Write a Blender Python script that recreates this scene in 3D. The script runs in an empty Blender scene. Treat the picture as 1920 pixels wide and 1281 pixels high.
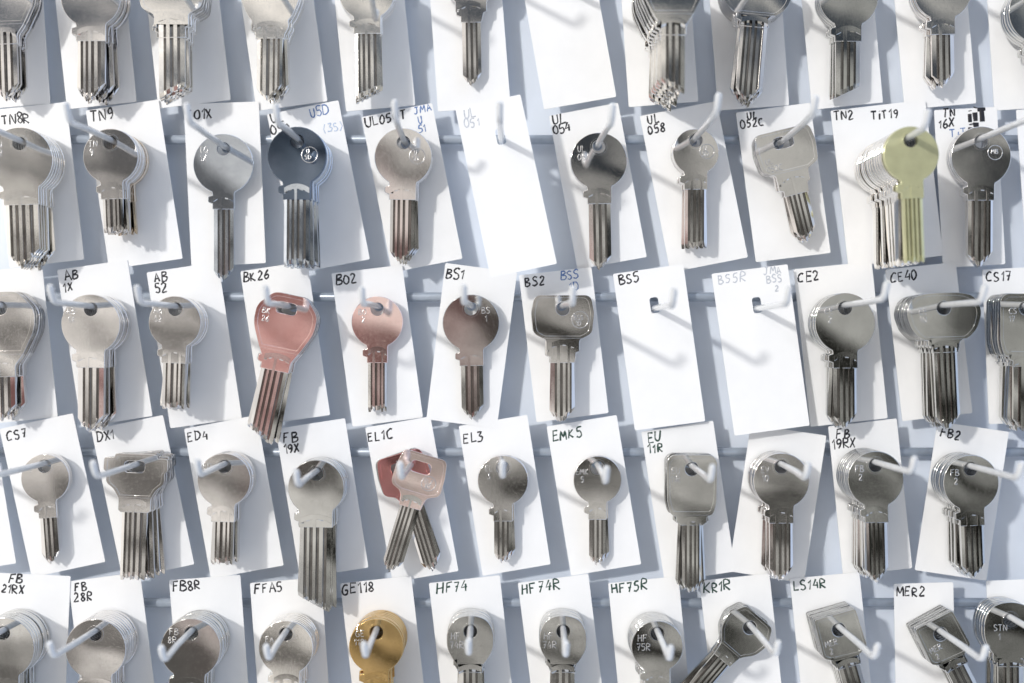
import bpy, bmesh, math, random
from mathutils import Matrix, Vector
random.seed(7)
S=0.00022; D=0.48
sc=bpy.context.scene; col=sc.collection
def W(px,py,d):
    k=S*(D-d)/D
    return Vector(((px-960)*k,-d,-(py-640.5)*k))
# ---------------- materials
def newmat(n):
    m=bpy.data.materials.new(n); m.use_nodes=True
    nt=m.node_tree; b=nt.nodes['Principled BSDF']; return m,nt,b
def metal(name,c1,c2,r0,r1,sc_=110):
    m,nt,b=newmat(name); N=nt.nodes; L=nt.links
    tc=N.new('ShaderNodeTexCoord'); oi=N.new('ShaderNodeObjectInfo')
    mp=N.new('ShaderNodeMapping'); L.new(tc.outputs['Object'],mp.inputs[0])
    cb=N.new('ShaderNodeCombineXYZ'); mu=N.new('ShaderNodeMath'); mu.operation='MULTIPLY'; mu.inputs[1].default_value=3.0
    L.new(oi.outputs['Random'],mu.inputs[0]); L.new(mu.outputs[0],cb.inputs[0]); L.new(mu.outputs[0],cb.inputs[2]); L.new(cb.outputs[0],mp.inputs['Location'])
    n1=N.new('ShaderNodeTexNoise'); n1.inputs['Scale'].default_value=sc_; n1.inputs['Detail'].default_value=2; L.new(mp.outputs[0],n1.inputs['Vector'])
    rp=N.new('ShaderNodeValToRGB'); rp.color_ramp.elements[0].position=.35; rp.color_ramp.elements[1].position=.65
    rp.color_ramp.elements[0].color=(*c1,1); rp.color_ramp.elements[1].color=(*c2,1)
    L.new(n1.outputs[0],rp.inputs[0]); L.new(rp.outputs[0],b.inputs['Base Color'])
    n2=N.new('ShaderNodeTexNoise'); n2.inputs['Scale'].default_value=900; n2.inputs['Detail'].default_value=5; L.new(mp.outputs[0],n2.inputs['Vector'])
    mr=N.new('ShaderNodeMapRange'); mr.inputs[1].default_value=.5; mr.inputs[2].default_value=.8; mr.inputs[3].default_value=r0; mr.inputs[4].default_value=r1
    L.new(n2.outputs[0],mr.inputs[0]); L.new(mr.outputs[0],b.inputs['Roughness'])
    mp2=N.new('ShaderNodeMapping'); mp2.inputs['Scale'].default_value=(1,1,.06); mp2.inputs['Rotation'].default_value=(0,.25,0); L.new(mp.outputs[0],mp2.inputs[0])
    n3=N.new('ShaderNodeTexNoise'); n3.inputs['Scale'].default_value=3000; n3.inputs['Detail'].default_value=2; L.new(mp2.outputs[0],n3.inputs['Vector'])
    bp=N.new('ShaderNodeBump'); bp.inputs['Strength'].default_value=.012; bp.inputs['Distance'].default_value=.0001
    L.new(n3.outputs[0],bp.inputs['Height'])
    n4=N.new('ShaderNodeTexNoise'); n4.inputs['Scale'].default_value=60; n4.inputs['Detail'].default_value=0; L.new(mp.outputs[0],n4.inputs['Vector'])
    bp2=N.new('ShaderNodeBump'); bp2.inputs['Strength'].default_value=.10; bp2.inputs['Distance'].default_value=.001
    L.new(n4.outputs[0],bp2.inputs['Height']); L.new(bp.outputs[0],bp2.inputs['Normal']); L.new(bp2.outputs[0],b.inputs['Normal'])
    b.inputs['Metallic'].default_value=1
    return m
M={'n':metal('nickel_plate',(.76,.745,.735),(.83,.81,.80),.035,.085),
   'd':metal('dark_nickel_plate',(.60,.60,.59),(.68,.68,.67),.03,.08),
   'l':metal('light_nickel_plate',(.88,.86,.83),(.95,.93,.90),.05,.10),
   'g':metal('gold_brass',(.62,.42,.18),(.70,.49,.23),.04,.09),
   'w':metal('warm_brass',(.76,.65,.53),(.82,.72,.60),.05,.11),
   'b':metal('steel_blue_plate',(.66,.71,.78),(.74,.79,.86),.035,.085),
   'k':metal('blue_black_plate',(.13,.17,.23),(.18,.22,.29),.03,.06),
   'q':metal('red_reflection_nickel',(.80,.36,.36),(.86,.42,.42),.05,.10),  # silver key; red reflection of the surroundings painted into the base colour
   'r':metal('pink_reflection_nickel',(.95,.76,.73),(.97,.82,.79),.04,.09),  # silver key with a pink reflection put into its colour
   's':metal('stamp_relief',(.66,.65,.64),(.76,.75,.74),.24,.34),
   'v':metal('groove_shade_metal',(.22,.21,.20),(.34,.33,.32),.14,.24)}  # darkened colour paints the shade inside the blade grooves
def plain(name,c,rough=.5,metallic=0,bump=0,scale=300,var=.06):
    m,nt,b=newmat(name); N=nt.nodes; L=nt.links
    tc=N.new('ShaderNodeTexCoord'); n=N.new('ShaderNodeTexNoise'); n.inputs['Scale'].default_value=scale; n.inputs['Detail'].default_value=5
    L.new(tc.outputs['Object'],n.inputs['Vector'])
    rp=N.new('ShaderNodeValToRGB'); rp.color_ramp.elements[0].position=.3; rp.color_ramp.elements[1].position=.7
    rp.color_ramp.elements[0].color=(*[x*(1-var) for x in c],1); rp.color_ramp.elements[1].color=(*[min(1,x*(1+var)) for x in c],1)
    L.new(n.outputs[0],rp.inputs[0]); L.new(rp.outputs[0],b.inputs['Base Color'])
    b.inputs['Roughness'].default_value=rough; b.inputs['Metallic'].default_value=metallic
    if bump:
        bp=N.new('ShaderNodeBump'); bp.inputs['Strength'].default_value=bump; bp.inputs['Distance'].default_value=.0003
        L.new(n.outputs[0],bp.inputs['Height']); L.new(bp.outputs[0],b.inputs['Normal'])
    return m
M['y']=plain('pale_yellow_enamel',(.58,.58,.36),.18,.5,.05,200,.08)
card_m=plain('white_card',(.85,.855,.86),.38,0,.12,90,.02)
wall_m=plain('pale_blue_painted_board',(.74,.80,.89),.35,0,.15,25,.05)
rail_m=plain('grey_painted_rail',(.38,.43,.50),.28,.2,.15,200,.1)
hook_m=plain('zinc_hook',(.72,.74,.76),.18,.25,.1,300,.06)
inks={'k':plain('black_ink',(.012,.012,.018),.5),'b':plain('blue_ink',(.10,.20,.45),.5),'g':plain('green_ink',(.02,.06,.045),.5),
      'f':plain('faded_ink',(.52,.55,.60),.6),'c':plain('pale_blue_ink',(.48,.58,.74),.6)}
# ---------------- geometry helpers (pixel units, x right, y down)
ROT=Matrix.Rotation(math.pi/2,4,'X')
def fillet(pts):
    out=[];n=len(pts)
    for i,p in enumerate(pts):
        r=p[2] if len(p)>2 else 0
        if r<=0: out.append((p[0],p[1])); continue
        P=Vector(p[:2]);A=Vector(pts[i-1][:2])-P;B=Vector(pts[(i+1)%n][:2])-P
        t=min(r,A.length*.48,B.length*.48); a=P+A.normalized()*t; b=P+B.normalized()*t
        for k in range(6):
            s=k/5; q=a*(1-s)**2+P*2*s*(1-s)+b*s*s; out.append((q.x,q.y))
    return out
def curve_mesh(name,loops,half,bev=0,zoff=0):
    cu=bpy.data.curves.new(name,'CURVE'); cu.dimensions='2D'; cu.fill_mode='BOTH'; cu.extrude=half-bev; cu.bevel_depth=bev; cu.offset=-bev; cu.bevel_resolution=1
    for lp in loops:
        sp=cu.splines.new('POLY'); sp.points.add(len(lp)-1)
        for i,p in enumerate(lp): sp.points[i].co=(p[0],-p[1],0,1)
        sp.use_cyclic_u=True
    o=bpy.data.objects.new(name,cu); col.objects.link(o)
    dg=bpy.context.evaluated_depsgraph_get(); dg.update()
    me=bpy.data.meshes.new_from_object(o.evaluated_get(dg))
    bpy.data.objects.remove(o); bpy.data.curves.remove(cu)
    me.transform(Matrix.Translation((0,0,zoff)))
    return me
def circ(cx,cy,r,n=28): return [(cx+r*math.cos(2*math.pi*i/n),cy+r*math.sin(2*math.pi*i/n)) for i in range(n)]
def finish(me): me.transform(Matrix.Scale(S,4)@ROT); return me
def join(ms,name):
    bm=bmesh.new()
    for m in ms: bm.from_mesh(m)
    me=bpy.data.meshes.new(name); bm.to_mesh(me); bm.free()
    for m in ms: bpy.data.meshes.remove(m)
    return me
F={'A':[[(0,0),(.3,1),(.6,0)],[(.1,.35),(.55,.4)]],
'B':[[(0,0),(.04,1)],[(0,.98),(.4,.95),(.45,.7),(.05,.52),(.5,.42),(.55,.15),(.3,0),(0,.02)]],
'C':[[(.55,.9),(.3,1),(.05,.7),(0,.35),(.15,.03),(.55,.08)]],
'D':[[(.02,0),(.04,1)],[(-.05,.97),(.35,.93),(.58,.6),(.5,.2),(.25,0),(-.03,.02)]],
'E':[[(.5,.98),(.05,1),(0,0),(.5,.03)],[(0,.52),(.4,.55)]],
'F':[[(.55,1),(.05,.97),(0,0)],[(0,.52),(.4,.55)]],
'G':[[(.55,.88),(.3,1),(.05,.7),(0,.3),(.2,0),(.52,.1),(.55,.42),(.3,.42)]],
'H':[[(0,0),(.03,1)],[(.5,0),(.52,1)],[(0,.5),(.5,.54)]],
'I':[[(.1,0),(.12,1)]],'i':[[(.1,0),(.12,.62)],[(.12,.88),(.14,.95)]],
'J':[[(.1,1),(.55,1)],[(.38,1),(.35,.2),(.15,0),(0,.15)]],
'K':[[(0,0),(.03,1)],[(.5,1),(.05,.45),(.55,0)]],
'L':[[(.03,1),(0,0),(.5,.03)]],
'M':[[(0,0),(.08,1),(.35,.35),(.62,1),(.7,0)]],
'N':[[(0,0),(.04,1),(.5,.05),(.55,1)]],
'O':[[(.3,1),(.05,.75),(0,.3),(.25,0),(.52,.25),(.55,.7),(.3,1)]],
'P':[[(0,0),(.03,1),(.45,.92),(.48,.6),(.02,.5)]],
'R':[[(0,0),(.03,1),(.45,.93),(.46,.62),(.02,.5),(.55,0)]],
'S':[[(.5,.9),(.25,1),(.03,.8),(.15,.57),(.42,.45),(.48,.2),(.25,0),(0,.1)]],
'T':[[(-.02,.98),(.6,1)],[(.3,1),(.28,0)]],
'U':[[(.02,1),(0,.3),(.2,0),(.45,.2),(.52,1)]],
'V':[[(0,1),(.25,0),(.55,1)]],
'W':[[(0,1),(.15,0),(.35,.65),(.5,0),(.7,1)]],
'Z':[[(0,.97),(.5,1),(.02,.02),(.52,.04)]],
'X':[[(0,1),(.5,0)],[(.5,1),(0,0)]],'x':[[(0,.7),(.42,0)],[(.42,.7),(0,0)]],
'0':[[(.25,1),(.03,.75),(0,.3),(.22,0),(.45,.25),(.47,.7),(.25,1)]],
'1':[[(0,.7),(.25,1),(.22,0)]],
'2':[[(.03,.8),(.22,1),(.45,.8),(.35,.5),(0,.02),(.5,.04)]],
'3':[[(.02,.92),(.4,.95),(.18,.58),(.45,.4),(.35,.05),(0,.05)]],
'4':[[(.3,1),(0,.35),(.5,.38)],[(.42,.7),(.38,0)]],
'5':[[(.48,1),(.08,.97),(.05,.58),(.35,.58),(.45,.25),(.25,0),(0,.08)]],
'6':[[(.4,1),(.1,.6),(.02,.2),(.25,0),(.45,.2),(.35,.45),(.05,.35)]],
'7':[[(0,.97),(.48,1),(.2,0)],[(.1,.5),(.42,.53)]],
'8':[[(.25,.52),(.03,.78),(.25,1),(.45,.78),(.25,.52),(.02,.22),(.25,0),(.48,.22),(.25,.52)]],
'9':[[(.42,.6),(.15,.5),(.03,.78),(.25,1),(.44,.8),(.4,.3),(.2,0)]],
'(':[[(.3,1.1),(.05,.5),(.3,-.1)]],')':[[(.05,1.1),(.3,.5),(.05,-.1)]],' ':[]}
def strokes(items,rad,jit=.04,rings=(),smooth=True,flat=.35,z=0):
    cu=bpy.data.curves.new('w','CURVE'); cu.dimensions='3D'; cu.bevel_depth=rad; cu.bevel_resolution=1; cu.use_fill_caps=True
    def add(pts,cyc=False):
        sp=cu.splines.new('POLY'); sp.points.add(len(pts)-1)
        for i,p in enumerate(pts):
            sp.points[i].co=(p[0],-p[1],0,1); sp.points[i].radius=1+(random.uniform(-.3,.3) if jit else 0)
        sp.use_cyclic_u=cyc
    for (t,x,y,h) in items:
        cx=x
        for ch in t:
            g=F.get(ch,[]); jx=random.uniform(-jit,jit); jy=random.uniform(-jit,jit)*2; js=1+random.uniform(-jit,jit)*3; w=0; sh=random.uniform(-jit,jit)*2.5+(.06 if jit else 0)
            for st in g:
                st=[(a+b*sh+random.uniform(-jit,jit)*.9,b+random.uniform(-jit,jit)*.9) for a,b in st]
                if smooth and len(st)>3 and ch!='E':
                    q=[st[0]]
                    for i in range(len(st)-1):
                        p0=st[max(i-1,0)];p1=st[i];p2=st[i+1];p3=st[min(i+2,len(st)-1)]
                        for s in (.33,.66,1):
                            q.append(tuple(.5*((2*p1[k])+(-p0[k]+p2[k])*s+(2*p0[k]-5*p1[k]+4*p2[k]-p3[k])*s*s+(-p0[k]+3*p1[k]-3*p2[k]+p3[k])*s**3) for k in (0,1)))
                    st=q
                w=max([w]+[a for a,b in st])
                add([(cx+(a+jx)*h*js,y+h-(b+jy)*h*js) for a,b in st])
            cx+=(w+.22)*h if g else .4*h
    for (x,y,r) in rings: add(circ(x,y,r,20),True)
    o=bpy.data.objects.new('w',cu); col.objects.link(o)
    dg=bpy.context.evaluated_depsgraph_get(); dg.update()
    me=bpy.data.meshes.new_from_object(o.evaluated_get(dg)); bpy.data.objects.remove(o); bpy.data.curves.remove(cu)
    me.transform(Matrix.Translation((0,0,z))@Matrix.Diagonal((1,1,flat,1)))
    return finish(me)
# ---------------- key shapes
def sym(right,nub):
    left=[(-p[0],)+tuple(p[1:]) for p in reversed(right)]
    if nub:
        nb=left[0]
        left=[nb,(nb[0],nb[1]-10,0),(nb[0]-8,nb[1]-13,2),(nb[0]-8,nb[1]-24,3),(nb[0],nb[1]-26,0)]+left[1:]
    return fillet(list(right)+left)
def head(kind,r,hw):
    if kind=='round':
        cy=r*.5; a=math.asin(min(.9,(hw+1)/r)); pts=[]
        n=34
        for i in range(n+1):
            t=math.pi-(math.pi-a)*i/n
            pts.append((r*math.sin(t),cy+r*math.cos(t),0))
        pts=pts[1:]
        yb=cy+r*math.cos(a)
        return pts+[(hw,yb+4,0),(hw,yb+32,2)],cy+r,False
    s=r/50
    T={'rect':([(50,-24,12),(56,8,8),(52,44,10),(36,52,8),(30,56,4),(30,76,2),(24,78,0),(hw/s,96,0)],52,True),
       'sq2':([(44,-28,12),(50,8,8),(50,44,12),(30,52,8),(hw/s+3,60,4),(hw/s,80,0)],52,True),
       'hex':([(28,-26,10),(54,2,12),(54,34,14),(34,76,12),(hw/s,92,4),(hw/s,110,0)],76,True),
       'square':([(36,-26,8),(46,-16,8),(45,62,14),(38,84,5),(28,88,3),(28,98,2),(hw/s,104,0)],84,True),
       'dx':([(40,-26,4),(42,-18,2),(62,-18,5),(63,6,5),(57,10,3),(57,32,8),(42,42,10),(32,60,6),(32,84,2),(hw/s,88,0)],58,True),
       'hf':([(12,-31,12),(34,-22,16),(46,2,20),(45,34,18),(34,54,14),(24,66,6),(24,76,2),(hw/s,80,0)],60,False),
       'mer':([(40,-30,5),(42,44,6),(24,54,4),(24,66,2),(hw/s,72,0)],52,True),
       'wide':([(30,-29,14),(58,-22,16),(72,6,22),(62,40,18),(44,58,16),(28,62,6),(26,76,4),(hw/s,84,0)],58,True),
       'oval':([(20,-26,16),(44,-12,22),(47,26,22),(34,54,14),(28,60,4),(30,70,4),(24,80,3),(hw/s,88,0)],58,False),
       'kr':([(34,-28,8),(50,4,8),(44,34,10),(hw/s+4,56,6),(hw/s,84,0)],58,True)}
    p,yb,rim=T[kind]
    return [(x*s,y*s,q*s) for x,y,q in p],yb*s,rim
def prof(gs,lev):
    """gs: groove (centre,halfwidth); lev: land heights between grooves"""
    P=[(-1,lev[0]*.8)]; 
    for i,(c,w) in enumerate(gs):
        P+=[(c-w-.045,lev[i]),(c-w,.05),(c+w,.05),(c+w+.045,lev[i+1])]
    return P+[(1,lev[-1]*.8)]
PROF=[prof([(-.5,.07),(.02,.1),(.55,.06)],[.75,1,.85,.65]),
      prof([(-.68,.05),(-.3,.07),(.12,.06),(.6,.08)],[.9,.8,1,.8,.7]),
      prof([(-.62,.06),(-.12,.09),(.35,.05),(.72,.04)],[.6,1,.8,1,.9])]
def blade_mesh(hw,yt,ye,arc,tip,prof,T=5.2):
    P=PROF[prof]; bm=bmesh.new()
    def yend(x):
        u=x/hw
        if tip=='point': return ye-abs(u+.15)*hw*.9
        if tip=='slant': return ye-(u+1)*hw*.45
        if tip=='left': return ye-(1-u)*hw*.5
        return ye-(3 if int((u+1)*3)%2 else 0)
    fr=[];bk=[]
    for u,h in P:
        x=u*hw; y0=yt-arc*(1-u*u)
        y1=yend(x); y1+= (-3 if h<.4 else 0)
        xt=x*(.8 if tip=='point' else .95)
        z=T*(-.35+1.35*h)
        fr.append([bm.verts.new((x,-y0,T)),bm.verts.new((x,-(y0+9),T)),bm.verts.new((x,-(y0+13),z)),bm.verts.new((x,-(y1-8),z)),bm.verts.new((xt,-y1,z*.7))])
        zb=-T*.85
        bk.append([bm.verts.new((x,-y0,zb)),bm.verts.new((x,-(y0+9),zb)),bm.verts.new((x,-(y0+13),zb)),bm.verts.new((x,-(y1-8),zb)),bm.verts.new((xt,-y1,zb*.6))])
    n=len(P)
    for i in range(n-1):
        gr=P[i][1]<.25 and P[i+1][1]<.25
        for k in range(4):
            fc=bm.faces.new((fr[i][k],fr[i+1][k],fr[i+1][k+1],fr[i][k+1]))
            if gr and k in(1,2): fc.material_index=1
            bm.faces.new((bk[i][k],bk[i][k+1],bk[i+1][k+1],bk[i+1][k]))
        bm.faces.new((fr[i][4],fr[i+1][4],bk[i+1][4],bk[i][4]))
        bm.faces.new((fr[i][0],bk[i][0],bk[i+1][0],fr[i+1][0]))
    for i in (0,n-1):
        for k in range(4): bm.faces.new((fr[i][k],fr[i][k+1],bk[i][k+1],bk[i][k]))
    bmesh.ops.recalc_face_normals(bm,faces=bm.faces)
    me=bpy.data.meshes.new('key_blade'); bm.to_mesh(me); bm.free(); return finish(me)
NAMES={'round':'round-headed','rect':'rectangular-headed','sq2':'squarish-headed','hex':'hexagonal-headed','square':'square-headed','dx':'notched wide-headed','hf':'shield-headed','mer':'square-cornered','wide':'wide oval-headed','oval':'small oval-headed','kr':'angular-headed'}
MN={'n':'silver','d':'dark silver','l':'pale silver','g':'golden brass','y':'pale yellow','w':'warm brass','b':'blue-grey steel','r':'pink-reflection-tinted silver','k':'blue-black','q':'red-reflection-tinted silver'}
def link(o,par=None):
    col.objects.link(o)
    if par: o.parent=par
    return o
def hook(p,empty,L=.065):
    cu=bpy.data.curves.new('h','CURVE'); cu.dimensions='3D'; cu.bevel_depth=.0012; cu.bevel_resolution=4; cu.use_fill_caps=True
    dr=random.uniform(-.001,.001); dx=random.uniform(-.0014,.0014); L+=random.uniform(-.003,.003)
    pts=[(0,-.0052,0),(0,-.02,0),(dx*.5,-L*.75,dr*.3),(dx,-L+.002,dr),(dx,-L-.0005,dr+.0007),(dx,-L-.002,dr+.0022),(dx,-L-.0036,dr+.0048),(dx,-L-.0042,dr+.0058)]
    rr=[1,1,1,1,1,1,1.1,.8]
    sp=cu.splines.new('POLY'); sp.points.add(len(pts)-1)
    for i,q in enumerate(pts): sp.points[i].co=(*q,1); sp.points[i].radius=rr[i]
    o=bpy.data.objects.new('h',cu); col.objects.link(o)
    dg=bpy.context.evaluated_depsgraph_get(); dg.update()
    me=bpy.data.meshes.new_from_object(o.evaluated_get(dg)); bpy.data.objects.remove(o)
    for f in me.polygons: f.use_smooth=True
    me.materials.clear(); me.materials.append(hook_m)
    h=link(bpy.data.objects.new('display_hook',me)); h.location=(p.x,0,p.z)
    h['label']='grey wire hook with upturned tip holding only a tag' if empty else 'grey wire hook with upturned tip holding key blanks'; h['category']='hook'; h['group']='wire hooks on the key board'
def card(cd,pw,texts,depth,idx,empty,row):
    TL,TR,BL=[W(*cd[i:i+2],depth) for i in (0,2,4)]
    dn=BL-TL; ang=math.atan2(dn.x,-dn.z)
    w=(TR-TL).length; h=dn.length
    R=Matrix.Rotation(-ang,4,'Y'); Ri=R.inverted()
    org=Vector((pw.x,-depth,pw.z)); l=Ri@(TL-org); x0=l.x/S; y0=-l.z/S; w/=S; h/=S
    j=lambda:random.uniform(-1,1)
    out=fillet([(x0+j(),y0+j(),3),(x0+w+j(),y0+j(),3),(x0+w+j(),y0+h+j(),3),(x0+j(),y0+h+j(),3)])
    hole=circ(0,-0,9,20) if not empty else fillet([(-8,-20,6),(8,-20,6),(8,9,6),(-8,9,6)])
    me=finish(curve_mesh('tag',[out,hole],.8)); me.name='paper_tag'
    me.materials.clear(); me.materials.append(card_m)
    o=link(bpy.data.objects.new('paper_tag',me)); o.location=org
    o.rotation_euler=(random.uniform(-.01,.01),-ang,random.uniform(-.025,.025))
    o['label']='blank-fronted white paper tag hanging alone on a hook, no keys' if empty else ('white paper tag with handwritten code hanging behind key blanks' if texts else 'plain white paper tag hanging behind key blanks')
    o['category']='paper tag'; o['group']='white paper tags hanging on hooks'
    groups={}
    for t in texts:
        s,x,y,hh,ink=t
        q=Ri@(W(x,y,depth)-org); groups.setdefault((ink,s in('iiT','iT')),[]).append((s,q.x/S,-q.z/S,hh))
    for (ink,th),it in groups.items():
        m=strokes(it,3.8 if th else (1.45 if ink in'kg' else 1.05),flat=.2,z=.95)
        m.materials.clear(); m.materials.append(inks[ink]); m.name='handwriting'
        link(bpy.data.objects.new('handwriting',m),o)
def stack(kind,ox,oy,n,rot=0,r=50,hw=20,L=None,mat='n',tip='point',prof=0,stamp=None,sp=.0023,nub=True,d0=.0130,slot=False,last=None,jr=1.4,rots=None,mats=None,ring=None,offs=None,tx=None,tz=None):
    df=d0+(n-1)*sp
    o=W(ox,oy,df)
    hy=5.5*S
    pw=Vector((o.x,0,o.z+hy))
    out,yb,rim=head(kind,r,hw*1.12)
    ptsl=sym(out,nub)
    hole=circ(0,0,12,24) if not slot else fillet([(-20,-11,8),(16,-11,8),(16,9,8),(-20,9,8)])
    ms=[curve_mesh('b',[ptsl,hole],4.6,1.1)]
    if rim:
        cy=yb*.32
        body=[p for p in ptsl if p[1]<=yb+1]
        inn=[(x*.88,cy+(y-cy)*.88) for x,y in body]
        ms.append(curve_mesh('r',[body,inn],5.0,.45))
    else:
        ms.append(curve_mesh('r',[circ(0,0,15.5,24),circ(0,0,12.2,24)],4.85,.2))
    bow=finish(join(ms,'key_bow')); bow.materials.clear(); bow.materials.append(M['n'])
    if L is None: L=225
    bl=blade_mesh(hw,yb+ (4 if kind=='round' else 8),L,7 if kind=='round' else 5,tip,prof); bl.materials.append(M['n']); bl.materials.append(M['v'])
    st=None
    if stamp:
        st=strokes(list(stamp),.75,jit=.0,rings=ring or (),flat=.5,z=4.7); st.materials.clear(); st.materials.append(M['s']); st.name='stamped_lettering'
    trx=random.uniform(-.03,.03) if tx is None else tx; trz=random.uniform(-.03,.03) if tz is None else tz
    for i in range(n):
        front=(i==n-1)
        mt=mat if not (last and front) else last
        if mats: mt=mats[i]
        e=bpy.data.objects.new('key_blank',None); e.empty_display_size=.004; link(e)
        e.location=(o.x+(offs[i]*S if offs else 0),-(d0+i*sp),o.z)
        rr=(rots[i] if rots else rot+(0 if front else random.uniform(-jr,jr)*2))
        e.rotation_euler=(trx,-math.radians(rr),trz)
        e['label']=f"{NAMES[kind]} {MN[mt]} key blank hanging on a wire hook"; e['category']='key'; e['group']='key blanks hanging on hooks'
        for nm,me in (('key_bow',bow),('key_blade',bl)):
            c=bpy.data.objects.new(nm,me); link(c,e); c.material_slots[0].link='OBJECT'
            c.material_slots[0].material=M[{'r':'n','q':'n','k':'b'}.get(mt,mt) if nm=='key_blade' else mt]
        if front and st: link(bpy.data.objects.new('stamped_lettering',st),e)
    return pw
C=[]
def add(cd,texts,st,row,depth=None,hole=None): C.append((cd,texts,st,row,depth,hole))
k='k';b='b';g='g';f='f';c_='c'
S1=lambda a,bb,x=-38,y=-4,h=11:[(a,x,y,h),(bb,x+2,y+15,h)]
# row 1
add((-60,-88,75,-92,-40,205),[],dict(kind='hex',ox=8,oy=-30,n=4,L=208,hw=20,mat='n',rot=2),1)
add((95,-85,228,-92,125,205),[],dict(kind='round',ox=172,oy=-32,n=5,L=212,r=54,hw=24,mat='n',prof=1,jr=2),1)
add((265,-85,400,-95,298,203),[],dict(kind='rect',ox=322,oy=-32,n=6,L=208,r=52,hw=23,mat='l',tip='slant',jr=1.6,rot=1,tx=-.04),1)
add((440,-85,575,-95,480,208),[],dict(kind='oval',ox=508,oy=-32,n=5,L=216,r=58,hw=23,mat='l',prof=2,jr=2,rot=0,tx=-.05),1)
add((620,-85,750,-92,650,210),[],dict(kind='round',ox=688,oy=-38,n=4,L=220,r=50,hw=22,mat='l',tip='slant',prof=1,rot=1,tx=-.05),1)
add((800,-85,935,-88,822,210),[],dict(kind='rect',ox=882,oy=-52,n=1,L=208,r=48,hw=17,mat='n',rot=1),1)
add((970,-85,1105,-105,1020,205),[],None,1,.0105,(1050,-25))
add((1160,-85,1290,-92,1180,200),[],dict(kind='hex',ox=1262,oy=-55,n=8,L=208,hw=20,r=50,mat='l',sp=.0048,tip='left',rot=0,jr=1.2),1)
add((1325,-85,1460,-90,1345,208),[],dict(kind='wide',ox=1420,oy=-28,n=5,L=214,hw=24,r=46,mat='n',rot=-5,prof=1,slot=True),1)
add((1495,-85,1630,-90,1522,205),[],dict(kind='round',ox=1590,oy=-32,n=3,L=207,hw=22,r=54,mat='d',tip='slant',rot=0),1)
add((1670,-85,1805,-90,1695,205),[],dict(kind='round',ox=1765,oy=-42,n=3,L=200,hw=20,r=52,mat='n',rot=1),1)
add((1845,-85,1980,-90,1865,208),[],dict(kind='round',ox=1945,oy=-5,n=4,L=180,hw=20,r=56,mat='d',rot=4),1)
# row 2
add((-15,207,125,198,18,502),[('TN8R',2,217,18,k)],dict(kind='round',ox=38,oy=270,n=6,L=224,r=58,hw=28,mat='l',prof=1,stamp=S1('TN','8R',-46,-4),rot=2,tx=0,tz=.03),2)
add((160,207,298,196,206,506),[('TN9',168,210,19,k)],dict(kind='round',ox=208,oy=268,n=6,L=160,r=49,hw=18,mat='n',tip='flat',prof=2,stamp=S1('TN','9'),mats=['w','n','n','n','n','n'],rot=2,jr=2),2)
add((345,196,486,199,358,500),[('TO1X',349,206,17,k)],dict(kind='round',ox=420,oy=280,n=1,L=243,r=55,hw=18,mat='b',stamp=[('TO',-44,-4,11),('1X',-42,11,11)],rot=0,tip='point'),2)
add((500,215,637,196,558,512),[('UL',507,215,17,k),('050',507,236,17,k),('U5D',580,204,17,b),('(35)',604,236,15,c_)],dict(kind='round',ox=558,oy=266,n=8,L=220,r=52,hw=22,mat='b',prof=1,stamp=[('U',17,14,8),('5D',14,24,8)],ring=[(22,24,14)],rot=0,last='k',jr=1.4,tip='flat',tx=-.04,tz=0),2)
add((677,220,810,195,735,512),[('UL050T',684,221,17,k),('JMA',775,202,13,b),('U',783,219,13,b),('51',783,236,13,b)],dict(kind='round',ox=757,oy=268,n=3,L=220,r=52,hw=22,mat='n',stamp=[('U',20,14,8),('5D',17,24,8)],ring=[(25,24,14)],rot=-1,prof=1),2)
add((853,203,975,170,920,520),[('UL',868,207,15,f),('051',868,225,15,f)],None,2,.028,(940,262))
add((1030,217,1160,199,1084,506),[('UL',1036,218,16,k),('054',1036,236,16,k)],dict(kind='round',ox=1122,oy=276,n=1,L=226,r=52,hw=20,mat='n',stamp=[('UL',-38,-2,11),('054',-38,13,11)],rot=1,tx=0,tz=.03),2)
add((1200,217,1345,196,1257,511),[('UL',1213,216,16,k),('058',1213,236,16,k)],dict(kind='round',ox=1304,oy=264,n=3,L=194,r=42,hw=19,mat='n',tip='flat',stamp=[('U',15,10,8),('5D',12,20,8)],ring=[(20,20,13)],rot=0,prof=2),2)
add((1380,211,1520,200,1417,492),[('UL',1400,209,14,k),('052C',1388,226,15,k)],dict(kind='rect',ox=1470,oy=268,n=3,L=184,r=50,hw=20,mat='n',rot=14,slot=True,stamp=[('UL',-42,22,10),('052C',-42,36,10)],prof=1),2)
add((1557,208,1735,205,1592,500),[('TN2',1562,211,16,k),('TiT19',1632,210,16,k)],dict(kind='round',ox=1706,oy=264,n=13,L=206,r=47,hw=17,mat='l',last='y',sp=.0030,rot=2,jr=1,prof=1,tip='flat'),2)
add((1750,207,1868,198,1768,502),[('TN',1766,205,15,k),('16X',1758,225,15,k),('iiT',1815,204,24,k),('iT',1815,232,18,k),('TiTAN',1780,243,15,b)],dict(kind='round',ox=1838,oy=266,n=3,L=228,r=54,hw=22,mat='n',rot=0,stamp=[('MB',18,14,8)],ring=[(25,20,13)],prof=2),2)
add((1905,207,2040,200,1925,500),[],None,2,None,(1975,262))
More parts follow.
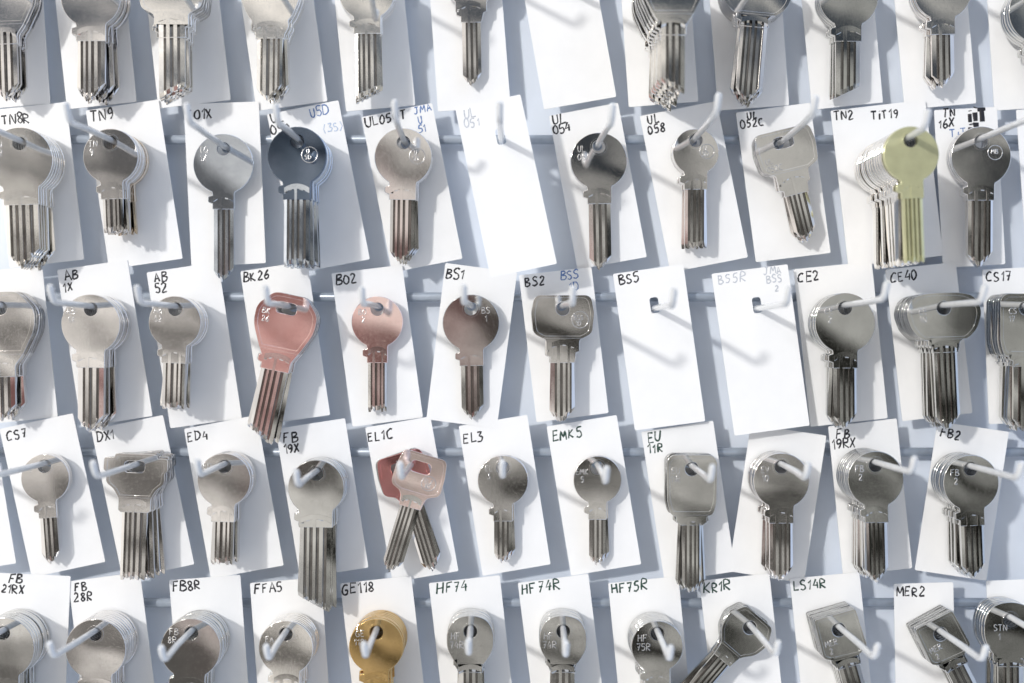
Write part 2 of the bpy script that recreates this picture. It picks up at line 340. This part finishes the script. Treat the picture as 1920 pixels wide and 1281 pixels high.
# row 3
add((-50,512,78,498,-20,796),[],dict(kind='hex',ox=2,oy=578,n=5,L=203,r=56,hw=22,mat='n',rot=1),3)
add((108,507,240,490,154,800),[('AB',120,509,17,k),('1X',118,531,17,k)],dict(kind='round',ox=172,oy=580,n=6,L=220,r=53,hw=23,mat='n',stamp=[('AB',-44,-2,11),('1X',-40,13,11)],rot=-1),3)
add((275,511,410,496,320,804),[('AB',288,513,16,k),('52',290,533,16,k)],dict(kind='round',ox=330,oy=580,n=6,L=178,r=47,hw=20,mat='n',tip='flat',stamp=[('AB',-38,-2,10),('52',-36,13,10)],rot=-2,jr=3,prof=2,mats=['l','l','n','n','n','n']),3)
add((450,509,577,500,492,796),[('BK26',455,513,16,k)],dict(kind='hex',ox=540,oy=580,n=5,L=243,r=51,hw=23,mat='n',last='r',rot=-12,slot=True,stamp=[('BK',-43,5,10),('26',-41,19,10)],prof=1,tip='left',tx=.0,tz=.02),3)
add((622,514,754,498,661,801),[('BO2',628,517,18,k)],dict(kind='round',ox=708,oy=580,n=1,L=187,r=47,hw=17,mat='r',tip='flat',stamp=[('BO',-34,0,10),('2',-28,14,10)],rot=0,prof=2,tx=-.01,tz=.01),3)
add((836,494,969,514,799,786),[('BS1',838,502,18,k)],dict(kind='round',ox=883,oy=579,n=1,L=203,r=52,hw=20,mat='d',stamp=[('BS',20,-2,11),('1',26,13,11)],rot=1,tx=0.01,tz=-.02),3)
add((974,517,1110,502,1006,791),[('BS2',983,520,17,k),('BSS',1050,511,15,b),('1D',1068,529,15,b)],dict(kind='rect',ox=1055,oy=579,n=3,L=207,r=51,hw=20,mat='n',stamp=[('BSS',20,12,8),('1D',24,22,8)],ring=[(31,20,15)],rot=0,prof=2),3)
add((1150,514,1281,496,1191,808),[('BS5',1160,517,17,k)],None,3,.0118,(1228,578))
add((1335,514,1476,496,1376,817),[('BS5R',1345,517,16,f),('JMA',1430,503,13,f),('BSS',1436,518,13,f),('2',1452,535,12,f)],None,3,.016,(1420,578))
add((1488,506,1634,502,1520,800),[('CE2',1494,511,18,k)],dict(kind='round',ox=1583,oy=578,n=5,L=216,r=54,hw=20,mat='d',stamp=[('CE',-36,0,11),('2',-30,15,11)],rot=0,prof=2),3)
add((1660,506,1792,504,1692,790),[('CE40',1668,512,17,k)],dict(kind='wide',ox=1768,oy=578,n=7,L=216,r=47,hw=20,mat='d',stamp=[('CE',-44,0,10),('40',-44,14,10)],rot=2,prof=2,jr=1.2),3)
add((1842,505,1975,501,1855,796),[('CS17',1849,511,17,k)],dict(kind='square',ox=1922,oy=578,n=6,L=220,r=50,hw=20,mat='d',stamp=[('CS',-30,0,10),('17',-30,14,10)],rot=0),3)
# row 4
add((-125,805,-15,790,-80,1075),[],None,4,None,(-60,873))
add((0,804,138,782,60,1083),[('CS7',10,810,17,k)],dict(kind='round',ox=85,oy=874,n=2,L=178,r=44,hw=15,mat='n',rot=4,stamp=[('7',-28,0,10)]),4)
add((172,807,306,785,231,1086),[('DX1',180,812,17,k)],dict(kind='dx',ox=256,oy=876,n=5,L=202,r=46,hw=22,mat='n',jr=0,nub=False,tip='flat',prof=1,slot=True,rots=[5,3,-1,2,-2]),4)
add((345,804,483,792,396,1085),[('ED4',350,812,17,k)],dict(kind='round',ox=422,oy=875,n=5,L=174,r=48,hw=19,mat='n',rot=-1,tip='flat',stamp=[('ED',-38,-6,11)],prof=2,tx=-.04,tz=-.03),4)
add((518,804,647,785,562,1085),[('FB',529,813,18,k),('19X',532,834,16,k)],dict(kind='round',ox=594,oy=888,n=6,L=248,r=50,hw=27,mat='d',rot=-1,tip='left',stamp=[('X',-34,8,12)],prof=1,tx=.03,tz=.03),4)
add((684,803,808,787,736,1092),[('EL1C',688,812,17,k)],dict(kind='sq2',ox=770,oy=878,n=3,L=196,r=46,hw=18,rots=[19,17,-17],offs=[-20,-16,20],mats=['n','q','r'],slot=True,stamp=[('ELZ',12,16,7),('8D',15,25,7)],ring=[(20,23,13)],jr=0,nub=False,prof=1,tx=-.04,tz=.05),4)
add((860,799,989,787,905,1079),[('EL3',866,815,17,k)],dict(kind='round',ox=943,oy=877,n=2,L=174,r=46,hw=16,mat='n',rot=0,stamp=[('EL',-32,-4,10),('3',-28,10,10)]),4)
add((1025,799,1158,785,1071,1079),[('EMK5',1035,810,17,g)],dict(kind='round',ox=1120,oy=877,n=2,L=178,r=44,hw=15,mat='n',rot=0,stamp=[('EMK',-39,2,10),('5',-30,16,10)]),4)
add((1203,809,1336,787,1246,1091),[('EU',1213,813,17,g),('11R',1213,834,16,g)],dict(kind='square',ox=1297,oy=879,n=4,L=226,r=49,hw=17,mat='d',rot=0,stamp=[('EU',-36,-2,11),('11R',-38,13,11)],prof=2,nub=False),4)
add((1408,796,1551,806,1366,1072),[],dict(kind='round',ox=1464,oy=875,n=5,L=206,r=50,hw=20,mat='n',rot=0,stamp=[('EV',-36,0,11),('10',-34,15,11)],prof=2),4)
add((1552,799,1681,783,1581,1080),[('FB',1567,806,16,k),('19RX',1560,826,16,k)],dict(kind='round',ox=1640,oy=872,n=7,L=208,r=50,hw=19,mat='d',rot=1,stamp=[('FB',-36,0,11),('2',-30,15,11)],prof=1),4)
add((1757,791,1892,798,1716,1070),[('FB2',1764,803,16,k)],dict(kind='round',ox=1818,oy=879,n=6,L=196,r=50,hw=20,mat='d',rot=2,stamp=[('FB',-36,0,11),('2',-30,15,11)],prof=2),4)
add((1935,805,2060,800,1925,1080),[],None,4,None,(1985,873))
# row 5
add((-8,1074,133,1063,-22,1370),[('FB',18,1078,15,k),('21RX',4,1096,15,k)],dict(kind='round',ox=8,oy=1186,n=7,L=215,r=55,hw=24,mat='d',rot=1),5)
add((128,1090,263,1070,165,1390),[('FB',140,1094,15,k),('28R',138,1113,16,k)],dict(kind='round',ox=180,oy=1188,n=7,L=225,r=54,hw=24,mat='n',rot=2,stamp=[('R',-40,8,11)]),5)
add((318,1087,450,1080,340,1385),[('FB8R',325,1091,17,k)],dict(kind='round',ox=360,oy=1187,n=7,L=225,r=53,hw=25,mat='d',last='d',rot=-2,stamp=[('FB',-38,-8,11),('8R',-40,7,11)],jr=2,tz=.02,tx=-.05),5)
add((468,1093,602,1084,490,1385),[('FFA5',475,1096,17,k)],dict(kind='round',ox=537,oy=1188,n=6,L=225,r=49,hw=22,mat='l',rot=0,stamp=[('FA',-36,4,10)],prof=2),5)
add((637,1095,771,1080,672,1390),[('GE118',640,1097,18,k)],dict(kind='round',ox=706,oy=1185,n=7,L=225,r=48,hw=20,mat='g',rot=0,stamp=[('GE',-36,-4,11),('118',-38,11,11)],prof=2,tx=-.02,tz=.04),5)
add((805,1093,937,1079,838,1390),[('HF74',818,1096,18,g)],dict(kind='hf',ox=882,oy=1183,n=6,L=225,r=46,hw=20,mat='d',rot=0,stamp=[('HF',-34,2,12),('74R',-36,18,12)]),5)
add((970,1093,1103,1081,1008,1390),[('HF74R',977,1096,18,g)],dict(kind='hf',ox=1056,oy=1183,n=6,L=225,r=46,hw=20,mat='d',rot=0,stamp=[('HF',-34,2,12),('74R',-36,18,12)]),5)
add((1140,1093,1272,1083,1170,1390),[('HF75R',1147,1095,17,g)],dict(kind='round',ox=1232,oy=1187,n=7,L=225,r=46,hw=20,mat='d',rot=0,stamp=[('HF',-34,2,12),('75R',-36,18,12)],prof=1),5)
add((1312,1089,1442,1080,1345,1390),[('KR1R',1318,1095,17,g)],dict(kind='kr',ox=1405,oy=1176,n=4,L=215,r=46,hw=17,mat='d',rots=[-36,-40,-44,-41],slot=False,nub=False,prof=2),5)
add((1481,1085,1612,1075,1512,1390),[('LS14R',1488,1091,17,g)],dict(kind='mer',ox=1572,oy=1180,n=6,L=215,r=48,hw=19,mat='d',rot=16,stamp=[('MER',-31,14,10),('2',-26,28,10)],jr=1),5)
add((1675,1094,1786,1073,1680,1390),[('MER2',1680,1101,17,k)],dict(kind='mer',ox=1762,oy=1188,n=5,L=215,r=47,hw=19,mat='d',rot=27,stamp=[('MER',-31,14,10),('2',-26,28,10)],jr=1),5)
add((1850,1090,1985,1085,1865,1390),[],dict(kind='hf',ox=1893,oy=1162,n=5,L=225,r=52,hw=22,mat='d',rot=0,stamp=[('STN',-30,8,11),('1',-22,24,11)]),5)
for idx,(cd,tx,st,row,dep,hl) in enumerate(C):
    if dep is None: dep=.0068+(idx%2)*.0005+row*.0008
    if st: pw=stack(**st)
    else:
        q=W(hl[0],hl[1],dep); pw=Vector((q.x,0,q.z))
    card(cd,pw,tx,dep,idx,st is None,row)
    hook(pw,st is None)
# rails
for y in (-32,262,557,848,1130):
    p=W(960,y,.0045)
    bm=bmesh.new(); bmesh.ops.create_cone(bm,cap_ends=True,segments=20,radius1=.0019,radius2=.0019,depth=.62)
    me=bpy.data.meshes.new('support_rail'); bm.to_mesh(me); bm.free(); me.transform(Matrix.Rotation(math.pi/2,4,'Y'))
    for q in me.polygons: q.use_smooth=len(q.vertices)==4
    me.materials.append(rail_m)
    o=link(bpy.data.objects.new('support_rail',me)); o.location=(0,-.0045,p.z)
    o['label']='horizontal grey metal rail carrying wire hooks'; o['category']='rail'; o['group']='horizontal rails on the key board'
# board
bm=bmesh.new(); bmesh.ops.create_grid(bm,x_segments=2,y_segments=2,size=.6)
me=bpy.data.meshes.new('wall'); bm.to_mesh(me); bm.free(); me.transform(Matrix.Rotation(math.pi/2,4,'X')); me.materials.append(wall_m)
o=link(bpy.data.objects.new('wall',me)); o['kind']='structure'; o['label']='pale blue painted board behind the hanging keys'; o['category']='wall'
# ---------------- light
wd=bpy.data.worlds.new('World'); sc.world=wd; wd.use_nodes=True; nt=wd.node_tree; N=nt.nodes; L=nt.links
bg=N['Background']
def mth(op,a,bv=None):
    n=N.new('ShaderNodeMath'); n.operation=op
    for i,v in enumerate((a,bv)):
        if v is None: continue
        if hasattr(v,'links'): L.new(v,n.inputs[i])
        else: n.inputs[i].default_value=v
    return n.outputs[0]
tc=N.new('ShaderNodeTexCoord'); sx=N.new('ShaderNodeSeparateXYZ'); L.new(tc.outputs['Generated'],sx.inputs[0])
ny=mth('MAXIMUM',mth('MULTIPLY',sx.outputs[1],-1),.05)
u=mth('DIVIDE',sx.outputs[0],ny); v=mth('DIVIDE',sx.outputs[2],ny)
def mix(fac,a,bb):
    n=N.new('ShaderNodeMix'); n.data_type='RGBA'
    if hasattr(fac,'links'): L.new(fac,n.inputs[0])
    else: n.inputs[0].default_value=fac
    for i,x in ((6,a),(7,bb)):
        if hasattr(x,'links'): L.new(x,n.inputs[i])
        else: n.inputs[i].default_value=(*x,1)
    return n.outputs[2]
def mr(x,a,bb,c=0,d=1):
    n=N.new('ShaderNodeMapRange'); n.interpolation_type='SMOOTHSTEP'
    L.new(x,n.inputs[0]); n.inputs[1].default_value=a; n.inputs[2].default_value=bb; n.inputs[3].default_value=c; n.inputs[4].default_value=d; return n.outputs[0]
diag=mth('ADD',mth('MULTIPLY',u,.45),v)
cd2=N.new('ShaderNodeCombineXYZ'); L.new(mth('MULTIPLY',diag,29),cd2.inputs[0]); L.new(mth('MULTIPLY',u,3.5),cd2.inputs[1])
nz=N.new('ShaderNodeTexNoise'); nz.inputs['Scale'].default_value=1.5; nz.inputs['Detail'].default_value=1; L.new(cd2.outputs[0],nz.inputs['Vector'])
band=mr(nz.outputs[0],.50,.54)
base=mix(mr(u,-.5,.25),(.17,.16,.15),(.02,.02,.017))
base=mix(mr(v,.02,.4),base,(.07,.09,.12))
du=mth('ADD',u,.17); dv=mth('ADD',v,.03)
blob=mr(mth('SQRT',mth('ADD',mth('MULTIPLY',mth('MULTIPLY',du,du),1.6),mth('MULTIPLY',dv,dv))),.05,.17,1,0)
base=mix(mth('MULTIPLY',blob,.75),base,(.26,.11,.105))
bandc=mix(mr(u,-.5,.45),(1.05,1.0,.94),(.50,.50,.47))
bandc=mix(mth('MULTIPLY',blob,.8),bandc,(.85,.56,.52))
lit=mix(mth('MULTIPLY',band,.92),base,bandc)
rad=mth('SQRT',mth('ADD',mth('MULTIPLY',u,u),mth('MULTIPLY',v,v)))
lr=mix(mr(u,-1.2,1.2),(1.24,1.18,1.10),(.66,.80,1.06))
ou=mix(mr(v,-1.5,.6),mix(.5,lr,(.25,.27,.32)),lr)
out=mix(mr(rad,.52,.87),lit,ou)
L.new(out,bg.inputs[0]); bg.inputs[1].default_value=1.04
wd.cycles.sampling_method='MANUAL'; wd.cycles.sample_map_resolution=512
sd=bpy.data.lights.new('sun','SUN'); sd.energy=1.9; sd.angle=math.radians(3.0); sd.color=(1,.97,.93)
so=bpy.data.objects.new('sun',sd); col.objects.link(so)
so.rotation_euler=Vector((.80,1,-.42)).to_track_quat('-Z','Y').to_euler()
al=bpy.data.lights.new('window_lamp','AREA'); al.shape='RECTANGLE'; al.size=.10; al.size_y=.35; al.energy=2.3; al.color=(1,.97,.93)
ao=bpy.data.objects.new('window_lamp',al); col.objects.link(ao); ao.location=(-.75,-1.0,.75)
ao.rotation_euler=(Vector((0,0,0))-ao.location).to_track_quat('-Z','Y').to_euler()
ca=bpy.data.cameras.new('camera'); co=bpy.data.objects.new('camera',ca); col.objects.link(co)
co.location=(0,-D,0); co.rotation_euler=(math.pi/2,0,0); ca.sensor_width=36; ca.lens=36*D/(1920*S); ca.clip_start=.01; ca.clip_end=20
ca.dof.use_dof=True; ca.dof.focus_distance=D-.018; ca.dof.aperture_fstop=3.2
sc.camera=co
sc.view_settings.view_transform='Standard'; sc.view_settings.look='None'; sc.view_settings.exposure=0
